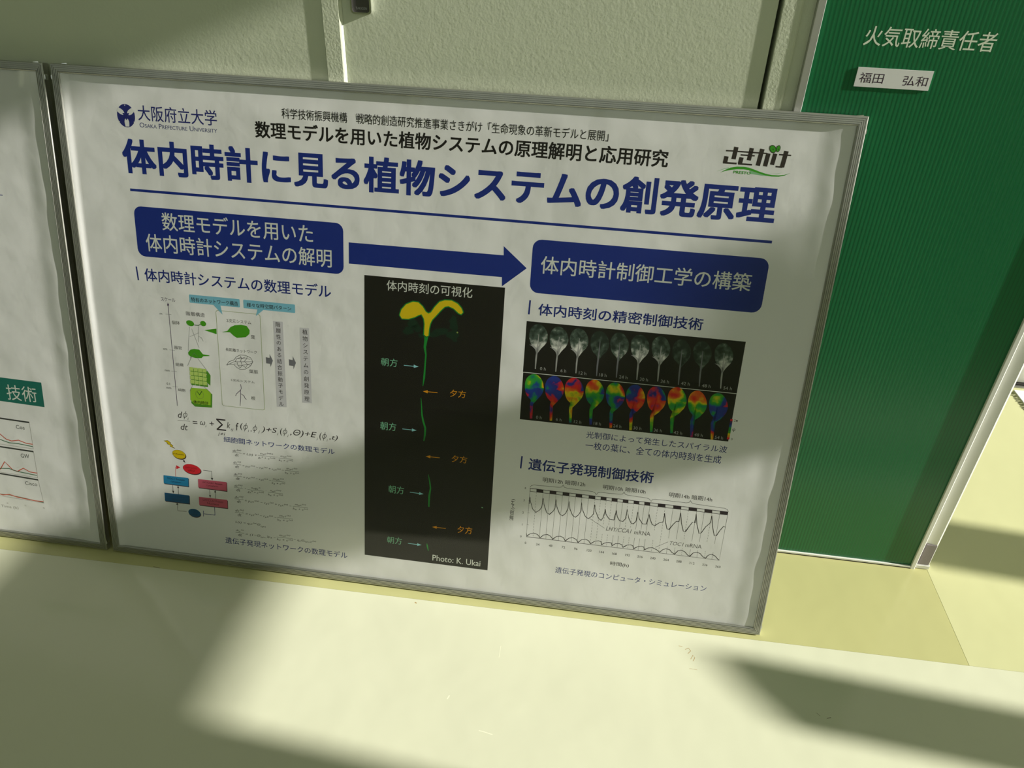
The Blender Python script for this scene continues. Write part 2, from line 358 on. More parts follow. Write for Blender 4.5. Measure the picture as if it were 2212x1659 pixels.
# ------------------------------------------------------------------ print: flat graphics on a plane
_tc = bpy.data.curves.new('t', 'FONT'); _to = bpy.data.objects.new('t', _tc); C.objects.link(_to)
_tc.dimensions = '2D'; _tc.fill_mode = 'FRONT'
def text_mesh(s, bold=0, shear=0, res=3, caps=False, space=1):
    _tc.body = s; _tc.size = 1; _tc.offset = 0; _tc.shear = shear; _tc.resolution_u = res; _tc.space_character = space
    if caps:
        for i, ch in enumerate(s): _tc.body_format[i].use_small_caps = ch.islower()
    bpy.context.view_layer.update()
    dg = bpy.context.evaluated_depsgraph_get()
    me = bpy.data.meshes.new_from_object(_to.evaluated_get(dg))
    V = np.array([v.co[:2] for v in me.vertices]) if len(me.vertices) else np.zeros((0, 2))
    F = [tuple(p.vertices) for p in me.polygons]
    bpy.data.meshes.remove(me)
    return V, F
class Print:
    """flat print in the plane of a surface; loc(px) gives plane coordinates (u, v) in metres"""
    def __init__(s, loc): s.mb = MB(); s.mb.flat = True; s.loc = loc; s.n = 0; s.o = (0, 0); s.k = 1
    def crop(s, ox, oy, k): s.o = (ox, oy); s.k = k; return s
    def p(s, q): return s.loc((s.o[0] + q[0]/s.k, s.o[1] + q[1]/s.k))
    def lay(s, uv, fs, mk, lv=0, ph=0):
        # lv: layer number, counted outwards in steps of 0.03 mm
        w = -.00004*(1+lv)
        s.mb.add([(u, w, v) for u, v in uv], fs, mk, ph)
    def poly(s, pts, mk, lv=0, raw=False):
        uv = pts if raw else [s.p(q) for q in pts]
        tr = geometry.tessellate_polygon([[Vector((u, v, 0)) for u, v in uv]])
        s.lay(uv, [tuple(t) for t in tr], 'ink_'+mk, lv)
    def quad(s, a, b, mk, lv=0, r=0):
        # rectangle whose corners TL / BR are given
        (u0, v1), (u1, v0) = s.p(a), s.p(b)
        pts = rrect(u0, v0, u1, v1, r) if r else [(u0, v0), (u1, v0), (u1, v1), (u0, v1)]
        s.poly(pts, mk, lv, raw=True)
    def stroke(s, pts, wd, mk, lv=0, closed=False):
        P = [Vector(s.p(q[:2])) for q in pts]; W_ = [(q[2]/s.k/1420 if len(q) > 2 else wd) for q in pts]
        if closed: P.append(P[0]); W_.append(W_[0])
        n = len(P); L, R = [], []
        for i in range(n):
            a = P[max(0, i-1)]; c = P[min(n-1, i+1)]
            if closed and i in (0, n-1): a, c = P[-2], P[1]
            d = (c-a); d = d.normalized() if d.length > 1e-9 else Vector((1, 0)); nn = Vector((-d.y, d.x))
            d1_ = (P[i]-a).normalized() if i > 0 and (P[i]-a).length > 1e-9 else d
            k = 1/max(.5, abs(nn.dot(Vector((-d1_.y, d1_.x)))))
            L.append(P[i]+nn*W_[i]/2*k); R.append(P[i]-nn*W_[i]/2*k)
        uv = [tuple(x) for x in L] + [tuple(x) for x in R]
        s.lay(uv, [(i, i+1, n+i+1, n+i) for i in range(n-1)], 'ink_'+mk, lv)
    def dashed(s, a, b, wd, mk, n=9, lv=0):
        for i in range(n):
            t0, t1 = i/n, (i+.6)/n
            s.stroke([(a[0]+(b[0]-a[0])*t, a[1]+(b[1]-a[1])*t) for t in (t0, t1)], wd, mk, lv)
    def ell(s, c, rx, ry, mk, lv=0, rot=0):
        c = s.p(c); k = s.k*1420; rx /= k; ry /= k*.93; rot = math.radians(rot)
        pts = []
        for i in range(28):
            a = 2*math.pi*i/28; x, y = rx*math.cos(a), ry*math.sin(a)
            pts.append((c[0]+x*math.cos(rot)-y*math.sin(rot), c[1]+x*math.sin(rot)+y*math.cos(rot)))
        s.poly(pts, mk, lv, raw=True)
    def arrow(s, a, b, wd, hd, mk, lv=0):
        A, B = Vector(s.p(a)), Vector(s.p(b)); d = (B-A).normalized(); nn = Vector((-d.y, d.x)); H = B-d*hd*1.3
        s.poly([tuple(A+nn*wd/2), tuple(H+nn*wd/2), tuple(H+nn*hd*.45), tuple(B), tuple(H-nn*hd*.45), tuple(H-nn*wd/2), tuple(A-nn*wd/2)], mk, lv, raw=True)
    def text(s, t, bl, tr, mk, bold=0, shear=0, lv=0, res=3, caps=False, rot=False, space=1):
        V, F = text_mesh(t, bold, shear, res, caps, space)
        if not len(V): return
        if rot: V = np.stack([-V[:, 1], V[:, 0]], 1)
        (u0, v0), (u1, v1) = s.p(bl), s.p(tr)
        lo, hi = V.min(0), V.max(0); sc = (hi-lo); sc[sc < 1e-6] = 1
        uv = (V-lo)/sc*np.array([u1-u0, v1-v0])+np.array([u0, v0])
        k_ = (v1-v0)/sc[1]*bold
        offs = [(0, 0)] if not bold else [(k_*a, k_*c*.85) for a in (-1, 0, 1) for c in (-1, 0, 1) if a or c]
        if bold:
            m_ = (uv.max(0)+uv.min(0))/2; h_ = (uv.max(0)-uv.min(0))/2; uv = m_+(uv-m_)*(1-k_/h_)
        for i_, (ox_, oy_) in enumerate(offs):
            s.lay([tuple(x) for x in (uv+np.array((ox_, oy_))).tolist()], F, 'ink_'+mk, lv+i_*.02)
    def ctext(s, t, c, h, mk, bold=0, shear=0, lv=0, res=2, wmax=None):
        # text centred on c with cap height h (crop pixels), natural width
        V, F = text_mesh(t, bold, shear, res)
        if not len(V): return
        c = s.p(c); lo, hi = V.min(0), V.max(0); k = h/s.k/1420/max(.05, hi[1]-lo[1])
        uv = (V-(lo+hi)/2)*k
        if wmax: uv[:, 0] *= wmax/s.k/1420/max(1e-6, (hi[0]-lo[0])*k)
        uv = uv+np.array(c)
        s.lay([tuple(x) for x in uv.tolist()], F, 'ink_'+mk, lv)
    def build(s, name, parent, phase=False):
        o = s.mb.build(name, parent, phase=phase); s.mb = MB(); s.mb.flat = True; return o

PD = .0048                                        # depth of the paper behind the frame's front
PO = Vector((0, .012, .0028))                     # foot of the right-hand panel's front face
NV = Vector((0, math.cos(TH), -math.sin(TH))); UPV = Vector((0, math.sin(TH), math.cos(TH)))
def ray(px): return ROT @ Vector(((px[0]-CX)/FPX, -(px[1]-CY)/FPX, -1.0))
def poster_loc(px, d=PD):
    dr = ray(px); n = NV; t = ((PO+n*d-CAM).dot(n))/dr.dot(n); q = CAM+dr*t-PO
    return (q.x, q.dot(UPV))
def wall_loc(px):
    dr = ray(px); t = (GY-.0004-CAM.y)/dr.y; q = CAM+dr*t
    return (q.x, q.z)

# ------------------------------------------------------------------ framed poster panels
PW, PH, FW, PT = 1.205, .857, .0132, .0115
def rail(n_, w, a0, a1, horiz, flip, parent, at):
    """one mitred grooved aluminium rail; local x/z plane, front at y=0"""
    b = MB(); G = 4; prof = [(0, PT), (0, .0012), (.0006, .0003)]
    for g in range(G):
        x = .0012+g*(w-.0030)/G; s_ = (w-.0030)/G
        prof += [(x, 0), (x+s_*.68, 0), (x+s_*.74, .0009), (x+s_*.94, .0009)]
    prof += [(w-.0014, 0), (w-.0004, .0008), (w, .0020), (w, PD-.0002), (w, PT)]
    n = len(prof); P = []
    for k in (0, 1):
        for (d, y) in prof:
            L = a0 + d if k == 0 else a1 - d
            if horiz: P.append((L, y, (at + d) if not flip else (at - d)))
            else: P.append(((at + d) if not flip else (at - d), y, L))
    fs = [(i, (i+1) % n, n+(i+1) % n, n+i) for i in range(n)] + [tuple(range(n))[::-1], tuple(range(n, 2*n))]
    b.add(P, fs, 'alu')
    return b.build('frame_rail', parent)
def poster(name, x0, label, seed):
    e = empty(name, (x0, PO.y, PO.z), (-TH, 0, 0)); tag(e, label, 'poster')
    rail(0, FW, 0, PW, True, False, e, 0); rail(0, FW, 0, PW, True, True, e, PH)
    rail(0, FW, 0, PH, False, False, e, 0); rail(0, FW, 0, PH, False, True, e, PW)
    b = MB(); b.box((.002, PD+.0042, .002), (PW-.002, PT-.0002, PH-.002), 'back'); b.build('backing_board', e)
    # paper: flat in the printed area, margins lifting towards the frame and slightly wavy
    rnd = random.Random(seed); b = MB(); nx, nz = 150, 100; vs_, fs_ = [], []
    us = [FW-.004+(PW-2*FW+.008)*(.5-.5*math.cos(math.pi*i/nx))*1.0 for i in range(nx+1)]
    zs = [FW-.004+(PH-2*FW+.008)*(.5-.5*math.cos(math.pi*i/nz)) for i in range(nz+1)]
    ph = [rnd.uniform(0, 6.28) for _ in range(6)]
    def ss(t): t = max(0, min(1, t)); return t*t*(3-2*t)
    for z in zs:
        for u in us:
            dl, dr = u-FW, PW-FW-u; db, dt = z-FW, PH-FW-z
            lift = 0
            lift += .0026*(1-ss((dl+.001)/(.0125+.003*math.sin(z*7+ph[0]))))
            lift += .0021*(1-ss((dr-.012)/.033))*(1+.12*math.sin(z*46+ph[1])+.07*math.sin(z*97+ph[2]))
            sag = .0022*ss(min(dl, dr)/.05)*ss(dt/.012)*(1-ss(dt/.045))
            vs_.append((u, PD-lift+sag*.6, z))
    for j in range(nz):
        for i in range(nx):
            a = j*(nx+1)+i; fs_.append((a, a+1, a+nx+2, a+nx+1))
    b.add(vs_, fs_, 'paper', smooth=True); b.flat = True
    paper = b.build('poster_sheet', e)
    b = MB(); cu = [FW-.003+(PW-2*FW+.006)*i/60 for i in range(61)]
    cd = [PD-.0028-.022*max(0, u-(PW-FW-.22))**2 for u in cu]          # the cover bows out slightly to the right
    b.add([(u, d, z) for z in (FW-.003, PH-FW+.003) for u, d in zip(cu, cd)], [(i, i+1, i+62, i+61) for i in range(60)], 'cover', smooth=True)
    b.flat = True; b.build('cover_sheet', e)
    # small corner catches
    for (cx, cz, hz) in ((.022, PH, 1), (PW-.012, PH, 1), (PW, PH-.020, 0), (0, PH-.020, 0), (PW, .016, 0), (.022, 0, 1)):
        b = MB(); s_ = .0014
        if hz: b.prism([(cx-.007, cz-.0004), (cx+.006, cz-.0004), (cx+.0045, cz+s_*.9), (cx-.001, cz+s_*.5)] if cz > .1 else [(cx-.004, cz+.0004), (cx+.004, cz+.0004), (cx+.003, cz-.0008), (cx-.003, cz-.0008)], 'y', .0015, .008, 'chrome')
        else:
            sg = 1 if cx > .1 else -1
            b.prism([(cx-.0004*sg, cz-.005), (cx+s_*sg, cz-.002), (cx+s_*sg, cz+.002), (cx-.0004*sg, cz+.005)], 'y', .0015, .008, 'chrome')
        b.build('corner_catch', e)
    pe = paper
    return e, pe
pr, paper_r = poster('framed_poster', 0, 'aluminium-framed research poster with large blue title, leaning below the door', 1)
XL = -PW-.0125
pl, paper_l = poster('framed_poster', XL, 'aluminium-framed poster cut off at the left, teal label and line charts', 9)
pl.location.z = PO.z-.0004
def pbuild(P, name, parent=None, phase=False):
    par = parent or paper_r
    o = P.build(name, par, phase); o.location = (0, PD, 0) if par is paper_r else (-XL, PD, 0); return o
P = Print(poster_loc)
mm = .001
# --- university crest and name
P.crop(240, 210, 9.217)
cc = (298, 368); k9 = 9.217
P.ell(cc, 192, 208, 'logo', 0)
for ang in (145, 38, 272):
    a = math.radians(ang); c0 = P.p(cc); R_ = .0152
    d = Vector((math.cos(a), math.sin(a))); n_ = Vector((-d.y, d.x)); c0 = Vector(c0)
    pts = [c0+d*R_*.22, c0+d*R_*.32+n_*R_*.16, c0+d*R_*.55+n_*R_*.25, c0+d*R_*.8+n_*R_*.24, c0+d*R_*1.04+n_*R_*.20, c0+d*R_*1.04-n_*R_*.20, c0+d*R_*.8-n_*R_*.24, c0+d*R_*.55-n_*R_*.25, c0+d*R_*.32-n_*R_*.16]
    P.poly([tuple(q) for q in pts], 'plate', 1, raw=True)
    tp = [c0+d*R_*.1+n_*R_*.09, c0+d*R_*.36+n_*R_*.07, c0+d*R_*.43, c0+d*R_*.36-n_*R_*.07, c0+d*R_*.1-n_*R_*.09]
    P.poly([tuple(q) for q in tp], 'logo', 2, raw=True)
    d2 = Vector((math.cos(a+math.pi), math.sin(a+math.pi))); n2 = Vector((-d2.y, d2.x))
    P.poly([tuple(c0+d2*R_*.93), tuple(c0+d2*R_*1.04+n2*R_*.09), tuple(c0+d2*R_*1.04-n2*R_*.09)], 'plate', 1, raw=True)
P.text('大阪府立大学', (545, 462), (2095, 262), 'logo', bold=.004)
P.text('Osaka Prefecture University', (572, 600), (2108, 612), 'logo', caps=True)
pbuild(P, 'university_crest')
# --- heading lines
P.crop(0, 0, 1)
P.text('科学技術振興機構\u3000戦略的創造研究推進事業さきがけ「生命現象の革新モデルと展開」', (609, 256), (1316, 282), 'black', bold=.002)
P.text('数理モデルを用いた植物システムの原理解明と応用研究', (551.5, 297.5), (1446.5, 324), 'black', bold=.020)
P.text('体内時計に見る植物システムの創発原理', (268.5, 374), (1685, 403.5), 'title', bold=.027, res=4)
P.quad((281, 407), (1667, 526), 'title')
pbuild(P, 'title_lettering')
# --- さきがけ emblem
P.crop(1540, 300, 12.289)
def bar(a, b, w, lv=0): P.stroke([a, b], w/12.289/1420, 'sakigake', lv)
bar((625, 215), (545, 540), 108); bar((345, 312), (560, 322), 34); bar((650, 332), (1440, 388), 34)
bar((362, 462), (318, 640), 108, 1); bar((268, 630), (630, 655), 42)
bar((1035, 245), (950, 570), 104); bar((738, 425), (1110, 450), 34, 1)
bar((762, 492), (715, 665), 104, 1); bar((668, 660), (1038, 688), 40)
bar((1315, 268), (1190, 712), 108, 1); bar((1475, 385), (1382, 728), 106, 1)
bar((1655, 392), (1567, 690), 104); bar((1955, 325), (1832, 755), 108, 1)
bar((1757, 418), (2078, 440), 34); bar((1660, 735), (1850, 750), 40)
P.ell((1590, 270), 78, 94, 'sakigake', 1, 35); P.ell((1590, 270), 62, 78, 'pgreen', 2, 35)
P.ell((1735, 262), 52, 78, 'sakigake', 1, -8); P.ell((1735, 262), 38, 64, 'pgreen', 2, -8)
P.stroke([(1590, 262), (1612, 300)], .0010, 'sakigake', 3); P.stroke([(1733, 260), (1732, 305)], .0010, 'sakigake', 3)
up = [(190, 895), (330, 820), (470, 762), (640, 735), (820, 740), (960, 765), (1100, 815), (1250, 875), (1400, 925), (1560, 960), (1750, 970), (1900, 955), (2050, 910)]
dn = [(2050, 912), (1900, 975), (1750, 1005), (1560, 1000), (1400, 970), (1250, 925), (1100, 875), (960, 830), (820, 808), (640, 805), (470, 825), (330, 850)]
P.poly(up+dn, 'pgreen', 1)
P.poly([(80, 870), (300, 785), (420, 760), (420, 775), (300, 800)], 'palegreen', 0)
P.poly([(960, 835), (1250, 930), (1500, 985), (1300, 975), (1010, 930)], 'palegreen', 0)
P.poly([(1500, 930), (1700, 935), (1850, 895), (1700, 925)], 'palegreen', 0)
P.text('PRESTO', (540, 915), (1010, 875), 'pgreen', bold=.02, lv=2)
pbuild(P, 'emblem_print')
# --- blue boxes, arrow and section headings
P.crop(270, 430, 4.254)
P.quad((77, 62), (2010, 693), 'title', 0, r=.0125)
P.text('数理モデルを用いた', (345, 287), (1725, 236), 'white', bold=.006, lv=1)
P.text('体内時計システムの解明', (200, 480), (1898, 463), 'white', bold=.006, lv=1)
P.stroke([(104, 620), (124, 746)], .0024, 'navy'); P.text('体内時計システムの数理モデル', (185, 752), (1892, 790), 'navy', bold=.010)
P.crop(740, 480, 4.3667)
P.poly([(58, 190), (1520, 312), (1520, 225), (1737, 435), (1503, 605), (1503, 518), (60, 390)], 'title')
P.crop(1100, 500, 3.6867)
P.quad((192, 60), (2000, 652), 'title', 0, r=.0135)
P.text('体内時計制御工学の構築', (247, 334), (1940, 336), 'white', bold=.006, lv=1)
P.stroke([(167, 548), (156, 660)], .0026, 'navy'); P.text('体内時刻の精密制御技術', (228, 668), (1552, 692), 'navy', bold=.014)
pbuild(P, 'section_headings')
# --- seedling photograph
P.crop(0, 0, 1)
P.quad((787, 594), (1053, 1232), 'blackbg', -.5)
P.crop(740, 480, 4.3667)
P.text('体内時刻の可視化', (415, 642), (1228, 618), 'white', bold=.004, lv=1)
L_ = [(540, 875), (555, 825), (600, 775), (665, 750), (715, 757), (755, 795), (785, 845), (810, 862), (835, 850), (870, 800), (915, 752), (965, 737), (1030, 740), (1085, 770), (1120, 810), (1135, 850), (1118, 868), (1095, 858), (1050, 815), (1000, 792), (965, 797), (925, 833), (880, 883), (845, 920), (825, 960), (815, 1010), (810, 1070), (790, 1078), (770, 1060), (772, 1010), (775, 960), (768, 910), (745, 868), (720, 875), (680, 895), (620, 912), (560, 908)]
hz = random.Random(5)
for (cx, cy, sx, sy) in ((660, 950, 60, 60), (620, 1020, 60, 40), (700, 1000, 50, 40), (1050, 960, 50, 90), (1040, 1060, 60, 50), (930, 1030, 90, 35), (860, 1060, 70, 25), (1060, 1110, 30, 30), (760, 1070, 50, 30)):
    pts = [(cx+sx*math.cos(a)*hz.uniform(.6, 1.1), cy+sy*math.sin(a)*hz.uniform(.6, 1.1)) for a in [i*2*math.pi/14 for i in range(14)]]
    P.poly(pts, 'dimgreen', 0)
P.stroke([(x, y, 20) for x, y in L_], 0, 'green', 1, closed=True)
P.poly(L_, 'yellow', 2)
P.stroke([(790, 1075, 40), (785, 1120, 30), (776, 1180, 24), (786, 1250, 16), (780, 1330, 15), (775, 1400, 17), (770, 1460, 20), (758, 1545, 6)], 0, 'green', 1)
P.ell((1083, 1040), 9, 8, 'olive', 2)
P.text('朝方', (362, 1352), (518, 1292), 'mint', lv=1); P.arrow((578, 1350), (717, 1363), .0012, .0062, 'cyan', 1)
P.text('夕方', (1012, 1645), (1165, 1592), 'orange', lv=1); P.arrow((895, 1608), (758, 1595), .0012, .0062, 'orange', 1)
P.crop(760, 850, 4.147)
for pts in ([(620, 40, 5), (625, 120, 10), (628, 190, 14), (640, 250, 18), (658, 310, 18), (655, 370, 18), (645, 425, 10)],
            [(685, 725, 5), (698, 790, 13), (705, 850, 15), (693, 920, 20), (690, 1015, 14)], [(672, 1345, 6), (677, 1370, 16), (685, 1410, 6)]):
    P.stroke(pts, 0, 'green', 1)
for bl, tr, a, c in (((255, 322), (398, 266), (453, 317), (580, 331)), ((328, 888), (468, 836), (520, 884), (643, 901)), ((315, 1338), (450, 1294), (503, 1342), (625, 1358))):
    P.text('朝方', bl, tr, 'mint', lv=1); P.arrow(a, c, .0012, .0062, 'cyan', 1)
for bl, tr, a, c in (((893, 612), (1035, 566), (788, 576), (662, 563)), ((945, 1247), (1080, 1200), (842, 1209), (720, 1195))):
    P.text('夕方', bl, tr, 'orange', lv=1); P.arrow(a, c, .0012, .0062, 'orange', 1)
P.text('Photo: K. Ukai', (722, 1495), (1153, 1498), 'white', lv=1)
P.poly([(1158, 1018), (1170, 1018), (1178, 1026), (1165, 1026)], 'palegreen', 1)
pbuild(P, 'seedling_photo')
# --- leaf time series
P.crop(1110, 690, 4.2538)
P.quad((118, 15), (2048, 684), 'white', -.7)
P.quad((118, 15), (2048, 680), 'blackbg', -.5); P.quad((86, 487), (1970, 1122), 'blackbg', -.5)
def leafpoly(c, rx, ry, stem, wst):
    cx, cy = c; pts = []
    for i in range(25):
        a = math.radians(-62+304*i/24); pts.append((cx+rx*math.cos(a), cy-ry*math.sin(a)))
    pts = [(cx+rx*math.sin(math.radians(t))*(1+.04*math.sin(t)), cy-ry*math.cos(math.radians(t))) for t in range(-150, 151, 12)]
    r = [(pts[-1][0]-rx*.22, pts[-1][1]+ry*.18), (stem[0]+wst*.8, cy+ry*1.35), (stem[0]+wst*.5, stem[1])]
    l = [(stem[0]-wst*.5, stem[1]), (stem[0]-wst*.5, cy+ry*1.35), (pts[0][0]+rx*.22, pts[0][1]+ry*.18)]
    return pts+r+l
st = [(197, 455), (385, 480), (570, 495), (760, 520), (942, 535), (1130, 555), (1322, 570), (1512, 600), (1703, 615), (1900, 635)]
lb = [(267, 453), (455, 472), (632, 494), (818, 511), (1006, 530), (1195, 552), (1388, 571), (1577, 590), (1769, 611), (1965, 632)]
hrs = ['%d h' % (6*i) for i in range(10)]
glow = [.42, .50, .44, .12, .26, .46, .34, .10, .14, .40]
PL = Print(poster_loc).crop(1110, 690, 4.2538)
def fillph(PP, pts, fn, mk, lv):
    uv = [PP.p(q) for q in pts]
    # dense triangulated fill so that a per-vertex value can vary inside
    c = (sum(q[0] for q in pts)/len(pts), sum(q[1] for q in pts)/len(pts)); n = len(pts); rings = 5
    V, F, ph = [PP.p(c)], [], [fn(c)]
    for r in range(1, rings+1):
        for q in pts:
            t = r/rings; w_ = (c[0]+(q[0]-c[0])*t, c[1]+(q[1]-c[1])*t); V.append(PP.p(w_)); ph.append(fn(w_))
    for i in range(n):
        j = (i+1) % n; F.append((0, 1+i, 1+j))
        for r in range(rings-1): a = 1+r*n; F.append((a+i, a+n+i, a+n+j, a+j))
    PP.lay(V, F, mk, lv, ph)
for i in range(10):
    s_ = st[i]; c = (s_[0]+27, s_[1]-300-2*i*.3)
    body = leafpoly(c, 86, 112, (s_[0]+14, c[1]+150), 12)
    g = glow[i]
    def fn(q, c=c, g=g):
        dx, dy = (q[0]-c[0])/86, (q[1]-c[1])/112
        return g*(.25+.95*max(0, min(1, (dy+.25)))*(1-.45*abs(dx)))-.02
    fillph(PL, body, fn, 'glow', 0)
    P.stroke([(s_[0], s_[1], 9), (s_[0]+7, s_[1]-90, 15), (s_[0]+14, s_[1]-150, 15), (c[0]-2, c[1]+60, 9), (c[0]+6, c[1]-20, 4)], 0, 'lightgrey' if g > .3 else 'grey', 1)
    if g > .3:
        P.poly([(c[0]-82, c[1]+75), (c[0]-55, c[1]+92), (c[0]-28, c[1]+120), (c[0]-12, c[1]+175), (c[0]+2, c[1]+140), (c[0]+22, c[1]+80), (c[0]+45, c[1]+40), (c[0]+14, c[1]+66), (c[0]-8, c[1]+112), (c[0]-42, c[1]+84)], 'lightgrey', 1)
    P.ctext(hrs[i], lb[i], 33, 'lightgrey', bold=.01, lv=2)
st2 = [(158, 910), (340, 930), (518, 948), (705, 968), (890, 995), (1072, 1018), (1262, 1035), (1448, 1045), (1632, 1080), (1820, 1105)]
lb2 = [(230, 900), (412, 920), (586, 941), (767, 958), (950, 980), (1135, 999), (1323, 1020), (1508, 1042), (1697, 1062), (1885, 1086)]
base = [.70, .95, .28, .46, .70, .93, .17, .36, .52, .72]
for i in range(10):
    s_ = st2[i]; c = (s_[0]+27+3.2*i, s_[1]-290-2.2*i)
    body = leafpoly(c, 87, 118, s_, 22)
    def fn(q, c=c, b0=base[i]-.62):
        dx, dy = (q[0]-c[0])/87, (q[1]-c[1])/118
        t_ = max(0, min(1, (.35-dy)/.8)); v = b0-.27*t_*t_*(3-2*t_)
        if dy < .1 and dx > .25: v += .55*(dx-.25)*(1 if i % 2 else -1)
        if dy > 1.5: v += (dy-1.5)*.35
        return v+3
    fillph(PL, body, fn, 'phase', 0)
    P.ctext(hrs[i], lb2[i], 33, 'lightgrey', bold=.01, lv=2)
# colour key
V, F, ph = [], [], []
a0, a1, b0_, b1_ = (1990, 915), (2012, 917), (1957, 1101), (1980, 1103)
for i in range(11):
    t_ = i/10
    V += [PL.p((a0[0]+(b0_[0]-a0[0])*t_, a0[1]+(b0_[1]-a0[1])*t_)), PL.p((a1[0]+(b1_[0]-a1[0])*t_, a1[1]+(b1_[1]-a1[1])*t_))]
for i, cc_ in enumerate(['red', 'purple', 'navy', 'deepblue', 'green', 'green', 'leaf', 'yellow', 'orange', 'red']):
    P.lay([V[2*i], V[2*i+1], V[2*i+3], V[2*i+2]], [(0, 1, 2, 3)], 'ink_'+cc_, 0)
P.ctext('2', (2030, 928), 24, 'dark'); P.stroke([(2041, 926), (2058, 928)], .0009, 'dark'); P.stroke([(2045, 926), (2043, 941)], .0009, 'dark'); P.stroke([(2054, 927), (2053, 942)], .0009, 'dark'); P.ctext('φ', (2020, 1018), 34, 'dark'); P.ctext('0', (2003, 1100), 24, 'dark')
P.text('光制御によって発生したスパイラル波', (662, 1088), (1965, 1166), 'navy', bold=.002)
P.text('一枚の葉に、全ての体内時刻を生成', (655, 1190), (1912, 1254), 'navy', bold=.002)
pbuild(P, 'leaf_photo_series'); o = PL.build('leaf_maps', paper_r, True); o.location = (0, PD, 0)
# --- simulation chart
P.crop(1080, 970, 4.2538)
P.stroke([(203, 65), (190, 178)], .0026, 'navy'); P.text('遺伝子発現制御技術', (258, 190), (1418, 211), 'navy', bold=.016)
for t_, a, c in (('明期12h 暗期12h', (393, 303), (787, 304)), ('明期10h 暗期10h', (945, 369), (1342, 371)), ('明期14h 暗期14h', (1552, 440), (1955, 442))):
    P.text(t_, a, c, 'dark', bold=.002)
def brace(x0, y0, x1, y1, xm, ym):
    sl = (y1-y0)/(x1-x0); f_ = lambda x: y0+(x-x0)*sl
    pts = [(x0, y0), (x0+10, f_(x0+10)-18), (x0+35, f_(x0+35)-26), (xm-40, f_(xm-40)-30), (xm-12, f_(xm-12)-36), (xm, f_(xm)-56), (xm+12, f_(xm+12)-36), (xm+40, f_(xm+40)-30), (x1-35, f_(x1-35)-26), (x1-10, f_(x1-10)-18), (x1, y1)]
    P.stroke(pts, .0006, 'dark')
brace(278, 352, 883, 420, 580, 0); brace(887, 420, 1385, 480, 1140, 0); brace(1390, 482, 2100, 575, 1750, 0)
P.poly([(276, 358), (2098, 576), (2092, 608), (274, 390)], 'dark', 0)
sg = [(337, 398), (458, 518), (577, 637), (697, 755), (817, 875), (927, 978), (1028, 1080), (1130, 1180), (1230, 1280), (1328, 1380), (1452, 1520), (1593, 1665), (1735, 1810), (1880, 1950), (2022, 2095)]
ty = lambda x: 360+(x-277)*(578-360)/(2097-277)
px_ = 279
for a, c in sg:
    P.poly([(px_+1, ty(px_)+3), (a-1, ty(a)+3), (a-2, ty(a)+26), (px_, ty(px_)+26)], 'plate', 1); px_ = c
bx = lambda x: 242+(x-275)*(2015-242)/(2092-275)
by = lambda x: 805+(x-242)*(1022-805)/(2015-242)
edges = sorted([e_ for s_ in sg for e_ in s_])[:-1]
for i, x in enumerate(edges):
    xb = bx(x); top = (x-2, ty(x)+28); bot = (xb, by(xb))
    gap = 967 < x < 1480 or x > 1540
    def at(t_): return (top[0]+(bot[0]-top[0])*t_, top[1]+(bot[1]-top[1])*t_)
    segs = [(0, 1)] if not gap else ([(0, .55), (.74, 1)] if x < 1480 else [(0, .66), (.84, 1)])
    for (t0, t1) in segs:
        if i in (0, 9, 10, 11, 12, 15, 16, 20, 21, 24, 27): P.dashed(at(t0), at(t1), .0004, 'greyline', int(14*(t1-t0))+2)
        else: P.stroke([at(t0), at(t1)], .0004, 'greyline')
P.stroke([(275, 388), (242, 805), (2015, 1022), (2092, 606)], .0006, 'greyline')
for v_, q in zip('43210', ((232, 358), (222, 470), (212, 583), (204, 693), (192, 802))): P.ctext(v_, q, 24, 'dark')
for q in ((268, 475), (258, 585), (250, 695)): P.stroke([(q[0]-4, q[1]), (q[0]+14, q[1]+2)], .0005, 'greyline')
xl = [(235, 862), (347, 876), (465, 888), (583, 902), (697, 917), (820, 932), (935, 947), (1052, 962), (1172, 975), (1287, 989), (1405, 1003), (1526, 1018), (1644, 1033), (1763, 1049), (1883, 1065), (2003, 1081)]
for i, q in enumerate(xl): P.ctext(str(24*i), q, 27, 'dark')
P.text('濃度(nM)', (86, 655), (143, 462), 'dark', rot=True)
P.text('時間(h)', (1010, 1072), (1187, 1052), 'dark', bold=.004)
c1 = [(268,505),(276,440),(280,480),(300,550),(330,582),(365,560),(385,530),(397,450),(405,510),(430,585),(455,600),(490,570),(505,545),(515,462),(523,530),(550,600),(575,613),(605,590),(625,545),(635,480),(643,550),(668,610),(693,627),(722,605),(745,570),(752,492),(762,565),(785,620),(812,640),(840,620),(860,595),(872,510),(880,570),(905,635),(930,655),(948,630),(960,590),(967,552),(975,600),(1005,645),(1048,652),(1060,600),(1068,562),(1078,620),(1100,660),(1130,665),(1155,640),(1170,555),(1182,630),(1205,680),(1225,688),(1250,665),(1268,578),(1280,640),(1310,688),(1345,690),(1360,640),(1370,600),(1382,650),(1400,695),(1425,703),(1460,680),(1498,670),(1505,640),(1513,590),(1520,660),(1535,735),(1555,738),(1590,695),(1620,665),(1645,665),(1650,640),(1660,585),(1668,680),(1685,755),(1705,758),(1740,710),(1770,672),(1790,680),(1803,595),(1810,690),(1830,778),(1850,770),(1890,715),(1920,690),(1932,680),(1947,612),(1955,720),(1970,798),(1990,795),(2020,750),(2055,710),(2073,718)]
